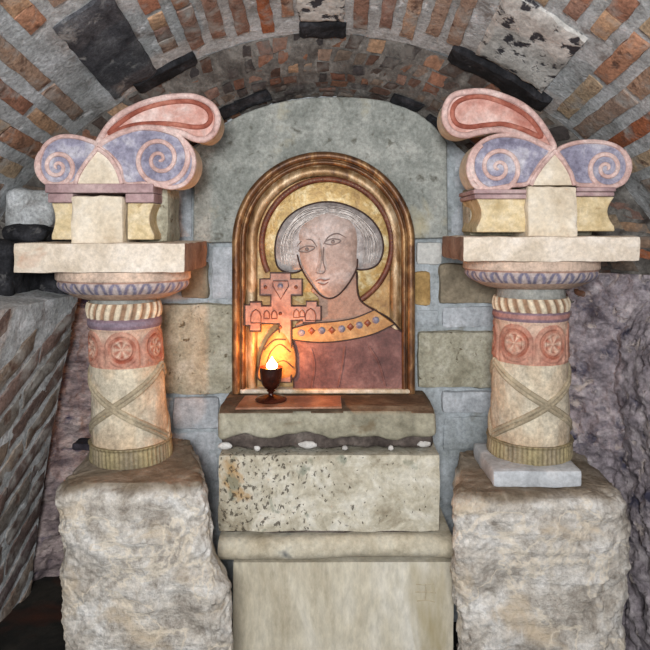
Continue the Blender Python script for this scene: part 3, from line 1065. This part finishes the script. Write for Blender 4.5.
capital(right, ptr, YC, dict(seed=2,
    volutes=[dict(outline=[(372, 256), (335, 232), (285, 216), (230, 212), (185, 226), (152, 256), (138, 300), (146, 340), (170, 364), (215, 362), (260, 354), (303, 350), (320, 328), (345, 290)],
                  eye=(222, 304), r=.100, a0=2.2, turns=2.4, sgn=1),
             dict(outline=[(392, 256), (425, 238), (470, 230), (520, 232), (560, 245), (588, 272), (596, 305), (580, 342), (545, 358), (500, 354), (444, 350), (428, 318), (408, 284)],
                  eye=(530, 305), r=.082, a0=.8, turns=2.3, sgn=-1)],
    gable_l=[(312, 354), (326, 326), (350, 292), (381, 258)], gable_r=[(381, 258), (404, 286), (424, 318), (436, 354)],
    leaf=[(380, 250), (362, 205), (330, 160), (290, 125), (240, 102), (190, 88), (140, 88), (95, 100), (73, 135), (74, 175), (95, 203), (130, 212), (170, 203), (220, 196), (270, 203), (320, 225)],
    groove=[(345, 215), (320, 172), (280, 140), (235, 118), (185, 103), (140, 104), (105, 120), (93, 148), (105, 178), (140, 188), (190, 182), (240, 180), (295, 195)],
    bars=[(150, 302, 366, 378, .010), (154, 302, 379, 392, .002), (440, 552, 360, 372, .010), (440, 550, 373, 385, .002)],
    sides=[(163, 303, 392, 487, 14, 0), (438, 556, 386, 484, 0, 20)], dado=(300, 440, 357, 512)))
bm = bmesh.new()
rough_box(bm, ptr(170, 0)[0], ptr(545, 0)[0], YC + .17, YC + .32, 1.476, ptr(0, 352)[1] - .002, .02, .006, 9, 8, .012)
obj('backing_block', bm, 'ashlar', right)

# ------------------------------------------------------------------ icon relief
YI = 2.72
Q = 220 / 650.0
ip = lambda u, v: (X(210 + u * Q, YI), Z(130 + v * Q, YI))       # measured point of the relief -> (x, z)
icon = thing('icon_relief', 'arch-topped gilded relief icon of a haloed saint holding a cross, standing on the altar ledge', 'icon', (0, 2.77, .80))
zbot = .803


def arch_path(inset, n=40):
    xl, xr = X(231.5, YI) + inset, X(415.5, YI) - inset
    r = (xr - xl) / 2; cx = (xl + xr) / 2
    zt = Z(151, YI) - inset; zs = zt - r
    pts = [(xl, zbot), (xl, zbot + (zs - zbot) * .33), (xl, zbot + (zs - zbot) * .66)]
    for i in range(n + 1):
        a = PI - PI * i / n
        pts.append((cx + r * math.cos(a), zs + r * math.sin(a)))
    pts += [(xr, zbot + (zs - zbot) * .66), (xr, zbot + (zs - zbot) * .33), (xr, zbot)]
    return pts


def sweep(bm, prof):
    """prof: (inset, y) points of a moulding's section, swept round the arch."""
    rows = [[bm.verts.new((x, y, z)) for x, z in arch_path(i)] for i, y in prof]
    for A, B in zip(rows, rows[1:]):
        for k in range(len(A) - 1): bm.faces.new((A[k], B[k], B[k + 1], A[k + 1]))
    bm.faces.new([r[0] for r in rows]); bm.faces.new([r[-1] for r in reversed(rows)])
    bmesh.ops.recalc_face_normals(bm, faces=bm.faces)


px1 = YI / F
YBK = 2.80
bm = bmesh.new()
sweep(bm, [(0, YBK), (0, 2.735)] + [(.018 - .018 * math.cos(a), 2.735 - .022 * math.sin(a)) for a in np.linspace(.2, PI - .3, 9)] + [(.038, 2.728)] +
      [(.047 - .009 * math.cos(a), 2.728 - .010 * math.sin(a)) for a in np.linspace(.3, PI - .2, 7)] + [(.058, 2.745), (.058, YBK)])
obj('outer_moulding', bm, 'frame_dark', icon)['label'] = 'dark outer moulding of the arched frame'
bm = bmesh.new()
sweep(bm, [(.0585, YBK), (.0585, 2.748)] + [(.082 - .022 * math.cos(a), 2.752 - .016 * math.sin(a)) for a in np.linspace(.3, PI - .2, 9)] + [(.106, 2.762), (.106, YBK)])
obj('inner_moulding', bm, 'frame_gold', icon)
bm = bmesh.new()
prism(bm, arch_path(.055)[:], 2.765, YBK)
obj('panel', bm, 'panel_gold', icon)
bm = bmesh.new()
box(bm, X(240, YI), X(413, YI), 2.715, 2.80, .804, .823)
obj('bottom_edge', bm, 'pale_edge', icon, bevel=.006)


def disc(cx, cz, r, n=64): return [(cx + r * math.cos(2 * PI * i / n), cz + r * math.sin(2 * PI * i / n)) for i in range(n)]


def dome(bm, poly, y0, h, steps=7, pw=.5, tilt=None):
    """A low relief swelling towards the viewer: outline at y0, crown at y0 - h."""
    c = np.mean(np.array(poly), axis=0)
    rows = []
    for j in range(steps + 1):
        t = j / steps
        k = 1 - t * .94
        y = y0 - h * (1 - (1 - t) ** 2) ** pw
        rows.append([bm.verts.new((c[0] + (x - c[0]) * k, y, c[1] + (z - c[1]) * k)) for x, z in poly])
    n = len(poly)
    base = [bm.verts.new((x, y0 + .012, z)) for x, z in poly]
    for A, B in zip([base] + rows, rows):
        for i in range(n): bm.faces.new((A[i], A[(i + 1) % n], B[(i + 1) % n], B[i]))
    bm.faces.new(rows[-1])
    bmesh.ops.recalc_face_normals(bm, faces=bm.faces)


hcx, hcz = ip(345, 338)
bm = bmesh.new(); dome(bm, disc(hcx, hcz, 192 * Q * px1), 2.757, .010, 6, .35)
halo = obj('halo', bm, 'halo_gold', icon)
bm = bmesh.new(); tube(bm, [(x, 2.746, z) for x, z in [(hcx + 194 * Q * px1 * math.cos(a), hcz + 194 * Q * px1 * math.sin(a)) for a in np.linspace(D(-58), D(205), 90)]], .0125, 10, False, .8)
obj('halo_ring', bm, 'halo_ring', halo)
bm = bmesh.new()
for i in range(64):
    a = PI * (-.05 + 1.1 * i / 63)
    m_ = bmesh.ops.create_icosphere(bm, subdivisions=1, radius=.0032)
    bmesh.ops.translate(bm, verts=m_['verts'], vec=(hcx + 194 * Q * px1 * math.cos(a), 2.736, hcz + 194 * Q * px1 * math.sin(a)))
obj('beading', bm, 'frame_gold', halo)['kind'] = 'stuff'

# robe, neck and collar
YR = 2.735
robe = [(245, 600), (300, 612), (370, 612), (450, 598), (520, 578), (570, 596), (572, 770), (405, 775), (245, 775)]
bm = bmesh.new(); prism(bm, [ip(*p) for p in robe], YR, 2.79)
rb_ = obj('robe', bm, 'robe', icon, bevel=.006)
for ln_ in ([(400, 640), (392, 700), (380, 760)], [(470, 640), (500, 690), (520, 760)], [(300, 650), (310, 700), (300, 765)]):
    bm = bmesh.new()
    tube(bm, [(ip(*p)[0], YR, ip(*p)[1]) for p in smooth(ln_, 8, False)], .005, 6, False, .6)
    obj('fold', bm, 'robe', rb_)
neckp = smooth([(300, 470), (320, 500), (310, 540), (250, 580), (300, 600), (380, 595), (450, 575), (500, 540), (455, 515), (436, 480), (434, 420), (370, 440)], 6)
bm = bmesh.new(); prism(bm, [ip(*p) for p in neckp], YR - .004, 2.79)
obj('neck', bm, 'neck', icon, bevel=.004)
upper = smooth([(240, 588), (300, 572), (370, 566), (430, 555), (485, 532)], 8, False)
lower = smooth([(545, 574), (480, 604), (400, 622), (320, 628), (240, 620)], 8, False)
bm = bmesh.new(); prism(bm, [ip(*p) for p in upper + lower], YR - .012, 2.79)
co = obj('collar', bm, 'collar', icon, bevel=.003)
bm = bmesh.new()
tube(bm, [(ip(*p)[0], YR - .013, ip(*p)[1]) for p in upper], .0028, 6)
tube(bm, [(ip(*p)[0], YR - .013, ip(*p)[1]) for p in lower], .0028, 6)
obj('outline', bm, 'line', co)
for i, (u, v) in enumerate([(270, 600), (300, 594), (330, 593), (360, 592), (389, 588), (415, 582), (441, 577), (466, 571), (490, 562)]):
    bm = bmesh.new()
    x, z = ip(u, v)
    if i % 2 == 0: dome(bm, disc(x, z, .0155, 20), YR - .012, .006, 4)
    else: dome(bm, [(x - .017, z), (x, z - .017), (x + .017, z), (x, z + .017)], YR - .012, .006, 3, .7)
    obj('gem', bm, 'gem_blue' if i % 2 == 0 else 'gem_red', co)
bm = bmesh.new()
tube(bm, [(ip(*p)[0], YR - .004, ip(*p)[1]) for p in smooth([(434, 418), (436, 470), (446, 505), (480, 530), (530, 558), (568, 598)], 8, False)], .0042, 8)
obj('outline', bm, 'line', rb_)

# head
hair = smooth([(200, 405), (191, 360), (198, 310), (222, 265), (265, 232), (320, 214), (375, 214), (430, 232), (475, 262), (505, 305), (513, 350), (500, 392), (470, 411), (430, 410), (420, 380), (300, 380), (268, 415), (232, 422)], 6)
bm = bmesh.new(); dome(bm, [ip(*p) for p in hair], 2.738, .022, 8, .5)
ha = obj('hair', bm, 'hair', icon)
bm = bmesh.new()
tube(bm, [(ip(*p)[0], 2.737, ip(*p)[1]) for p in hair], .0040, 8, True)
obj('outline', bm, 'line', ha)
rs = random.Random(2)
bm = bmesh.new()
for k in range(15):
    t = k / 14
    # strands sweep from the crown to both sides of the face
    l = [(345 - 5 * t, 226 + 30 * t), (285 + 8 * t, 238 + 30 * t), (232 + 22 * t, 282 + 18 * t), (208 + 34 * t, 340), (212 + 38 * t, 398 + 4 * t)]
    r_ = [(350 + 2 * t, 226 + 30 * t), (412 - 2 * t, 238 + 28 * t), (466 - 18 * t, 280 + 20 * t), (496 - 38 * t, 335 + 6 * t), (488 - 36 * t, 395)]
    for q in (l, r_):
        pts = smooth([(a + rs.uniform(-3, 3), b + rs.uniform(-3, 3)) for a, b in q], 6, False)
        tube(bm, [(ip(*p)[0], 2.7165 + .010 * abs(i / (len(pts) - 1) - .35), ip(*p)[1]) for i, p in enumerate(pts)], .0026, 6, False, 1, 0, lambda t: 1 - .5 * abs(2 * t - 1))
obj('strand', bm, 'hair_strand', ha)['kind'] = 'stuff'
face = smooth([(262, 330), (262, 300), (290, 262), (335, 245), (385, 250), (425, 280), (438, 320), (436, 365), (430, 410), (405, 455), (375, 488), (350, 496), (322, 482), (295, 448), (272, 405), (262, 365)], 6)
bm = bmesh.new(); dome(bm, [ip(*p) for p in face], 2.722, .020, 8, .5)
fa = obj('face', bm, 'skin', icon)


def fy(u, v):
    d = min(1, math.hypot((u - 350) / 95, (v - 370) / 128))
    return 2.722 - .0200 * (1 - d * d * d)


def line3(bm, pts, r, n=8, lift=.0, taper=None):
    P = smooth(pts, n, False)
    tube(bm, [(ip(*p)[0], fy(*p) - lift, ip(*p)[1]) for p in P], r, 8, False, 1, 0, taper)


thin = lambda t: .45 + .55 * math.sin(PI * t)
bm = bmesh.new()
line3(bm, [(258, 368), (268, 405), (295, 450), (322, 484), (350, 498), (378, 488), (408, 455), (432, 412), (436, 380)], .0034)
obj('outline', bm, 'line', fa)
bm = bmesh.new(); line3(bm, [(256, 345), (275, 326), (300, 325), (316, 345)], .0030, 8, .001, thin); obj('eyebrow', bm, 'eye_line', fa)
bm = bmesh.new(); line3(bm, [(335, 338), (350, 316), (375, 306), (402, 318)], .0030, 8, .001, thin); obj('eyebrow', bm, 'eye_line', fa)
for cx_, cy_, tl in ((286, 352, -.2), (362, 330, -.12)):
    bm = bmesh.new()
    e = []
    for i in range(24):
        a = 2 * PI * i / 24
        du, dv = 24 * math.cos(a), 9 * math.sin(a) * (1 - .3 * abs(math.cos(a)))
        e.append((cx_ + du * math.cos(tl) - dv * math.sin(tl), cy_ + du * math.sin(tl) + dv * math.cos(tl)))
    tube(bm, [(ip(*p)[0], fy(*p) - .001, ip(*p)[1]) for p in e], .0028, 6, True)
    ey = obj('eye', bm, 'eye_line', fa)
    bm = bmesh.new()
    x, z = ip(cx_ + 1, cy_); bmesh.ops.create_icosphere(bm, subdivisions=2, radius=.0085)
    bmesh.ops.scale(bm, verts=bm.verts, vec=(1, .4, 1)); bmesh.ops.translate(bm, verts=bm.verts, vec=(x, fy(cx_, cy_) - .001, z))
    obj('pupil', bm, 'eye_line', ey)
bm = bmesh.new(); line3(bm, [(322, 318), (326, 350), (326, 385), (318, 418)], .0085, 8, -.002, lambda t: .55 + .6 * t)
obj('nose', bm, 'skin', fa)
bm = bmesh.new(); line3(bm, [(336, 345), (334, 385), (340, 414), (328, 424), (312, 420)], .0022, 8, .003); obj('nose_line', bm, 'eye_line', fa)
bm = bmesh.new()
line3(bm, [(312, 446), (326, 441), (338, 444), (354, 440)], .0040, 8, .001, thin); line3(bm, [(318, 451), (336, 456), (350, 448)], .0040, 8, .000, thin)
obj('mouth', bm, 'mouth', fa)

# double-barred cross
cr = [(178, 422), (238, 422), (238, 440), (272, 440), (272, 488), (240, 488), (240, 520), (284, 520), (284, 506), (316, 506), (316, 520), (328, 520), (328, 562), (312, 562), (312, 570), (274, 570),
      (274, 562), (240, 562), (240, 745), (205, 745), (205, 572), (150, 572), (150, 594), (118, 594), (118, 577), (103, 577), (103, 517), (118, 517), (118, 508), (152, 508), (152, 520), (180, 520), (180, 488), (148, 488), (148, 440), (178, 440)]
YX = 2.716
crp = [ip(*p) for p in cr]
bm = bmesh.new(); prism(bm, crp, YX, 2.79)
cross = obj('cross', bm, 'cross', icon, bevel=.003)
bm = bmesh.new(); tube(bm, [(x, YX + .001, z) for x, z in crp], .0042, 6, True)
obj('outline', bm, 'line', cross)
bm = bmesh.new(); dome(bm, disc(*ip(208, 462), .013, 18), YX, .007, 3); obj('boss', bm, 'gem_blue', cross)
for u, v, w, h in ((136, 550, 15, 20), (297, 545, 15, 18), (168, 545, 8, 12), (190, 545, 8, 12), (255, 542, 8, 12), (272, 542, 7, 10)):
    bm = bmesh.new()
    o = [(u - w, v + h), (u - w, v), (u - w * .7, v - h * .6), (u, v - h), (u + w * .7, v - h * .6), (u + w, v), (u + w, v + h)]
    tube(bm, [(ip(*p)[0], YX, ip(*p)[1]) for p in o], .0030, 6, True)
    obj('arched_inlay', bm, 'halo_ring', cross)
bm = bmesh.new()
inner = [(186, 446), (230, 446), (232, 462), (222, 478), (209, 500), (196, 478), (186, 462)]
tube(bm, [(ip(*p)[0], YX, ip(*p)[1]) for p in inner], .0026, 6, True); obj('diamond_inlay', bm, 'halo_ring', cross)
for u, v in ((164, 464), (254, 464), (208, 542), (208, 582)):
    bm = bmesh.new(); dome(bm, disc(*ip(u, v), .008, 12), YX, .004, 3); obj('stud', bm, 'halo_ring', cross)
# pointed sleeve fold low on the cross shaft
fold = smooth([(148, 740), (146, 690), (160, 640), (185, 602), (210, 588), (232, 610), (250, 650), (254, 690), (244, 735)], 6)
bm = bmesh.new(); dome(bm, [ip(*p) for p in fold], YX + .006, .016, 6, .5)
sl = obj('sleeve', bm, 'collar', icon)
bm = bmesh.new()
tube(bm, [(ip(*p)[0], YX + .005, ip(*p)[1]) for p in fold], .0040, 6, True)
for pts in ([(165, 700), (180, 655), (208, 632), (238, 655)], [(178, 722), (196, 690), (220, 680), (246, 700)], [(160, 650), (190, 620), (225, 618)]):
    tube(bm, [(ip(*p)[0], YX - .008, ip(*p)[1]) for p in smooth(pts, 8, False)], .0030, 6)
obj('outline', bm, 'line', sl)

# ------------------------------------------------------------------ candle cup and tile on the ledge
Yk = 2.585
kx = X(271, Yk)
tz = .803
bm = bmesh.new()
poly = [(X(236, 2.5), 2.475), (X(342, 2.5), 2.49), (X(341, 2.66), 2.655), (X(245, 2.66), 2.66)]
a = [bm.verts.new((x, y, .8035)) for x, y in poly]; b = [bm.verts.new((x, y, .813)) for x, y in poly]
bm.faces.new(list(reversed(a))); bm.faces.new(b)
for i in range(4): bm.faces.new((a[i], a[(i + 1) % 4], b[(i + 1) % 4], b[i]))
bmesh.ops.recalc_face_normals(bm, faces=bm.faces)
tag(obj('flat_tile', bm, 'tile', None, bevel=.003, base=(-.2, 2.57, .8035)), 'thin reddish-brown flat tile under the candle cup on the ledge', 'tile')
zt0 = .8135
cup = thing('candle_cup', 'dark red footed oil-lamp cup burning on the ledge before the icon', 'candle', (kx, Yk, zt0))


def turned(name, prof, m, parent, n=40):
    bm = bmesh.new()
    lathe(bm, prof, kx, Yk, n, cap=True)
    bmesh.ops.recalc_face_normals(bm, faces=bm.faces)
    return obj(name, bm, m, parent)


u = Yk / F
turned('foot', [(.062, zt0), (.064, zt0 + .004), (.058, zt0 + .010), (.030, zt0 + .017), (.013, zt0 + .022)], 'cup', cup)
turned('stem', [(.013, zt0 + .020), (.010, zt0 + .028), (.012, zt0 + .033), (.018, zt0 + .038), (.012, zt0 + .043)], 'cup', cup)
zb0 = zt0 + .042
hb = .092
pf = [(.012, 0), (.026, .008), (.036, .022), (.042, .042), (.0445, .064), (.046, .085), (.047, .092)]
bm = bmesh.new()
lathe(bm, [(r, zb0 + z) for r, z in pf] + [(r - .004, zb0 + z) for r, z in reversed(pf) if z > .05], kx, Yk, 48, cap=True)
obj('bowl', bm, 'cup', cup)
turned('wax', [(.040, zb0 + .070), (.0405, zb0 + .078), (.030, zb0 + .080)], 'wax', cup)
bm = bmesh.new()
fp = [(.001, 0), (.016, .005), (.023, .013), (.022, .022), (.014, .033), (.006, .044), (.0008, .054)]
lathe(bm, [(r, zb0 + .080 + z) for r, z in fp], kx + .004, Yk, 24)
obj('flame', bm, 'flame', cup)

# small dark stone behind the foot of the left column
bm = bmesh.new()
rough_box(bm, -1.00, -.90, 2.52, 2.60, .628, .66, .012, .008, 14, 9, .01)
tag(obj('dark_stone', bm, 'dark_stone', None, base=(-.95, 2.56, .628)), 'small dark flat stone lying beside the foot of the left column', 'stone')

# ------------------------------------------------------------------ light
def area(name, loc, target, power, size, col=(1, 1, 1)):
    l = bpy.data.lights.new(name, 'AREA'); l.energy = power; l.size = size; l.color = col
    o = bpy.data.objects.new(name, l); C.objects.link(o); o.location = loc
    o.rotation_euler = (Vector(target) - Vector(loc)).to_track_quat('-Z', 'Y').to_euler()
    return o


area('room_lamp', (-.15, -1.0, 1.85), (0, 2.6, 1.1), 85, .6, (.97, .985, 1))
p = bpy.data.lights.new('candle_light', 'POINT'); p.energy = 6.5; p.color = (1, .34, .06); p.shadow_soft_size = .012
po = bpy.data.objects.new('candle_light', p); C.objects.link(po); po.location = (kx + .004, Yk, zb0 + .128)
w = bpy.data.worlds.new('world'); S.world = w; w.use_nodes = True
w.node_tree.nodes['Background'].inputs[0].default_value = (.86, .93, 1, 1)
w.node_tree.nodes['Background'].inputs[1].default_value = .8

# ------------------------------------------------------------------ camera
cam = bpy.data.cameras.new('camera'); co_ = bpy.data.objects.new('camera', cam); C.objects.link(co_)
co_.location = (0, 0, EYE); co_.rotation_euler = (PI / 2, 0, 0)
cam.sensor_width = 36; cam.lens = 36 * F / 650; cam.clip_start = .02
cam.shift_y = -(325 - HOR) / 650
S.camera = co_
S.view_settings.view_transform = 'Standard'
S.view_settings.look = 'None'
S.view_settings.exposure = 0.3
S.view_settings.gamma = 1
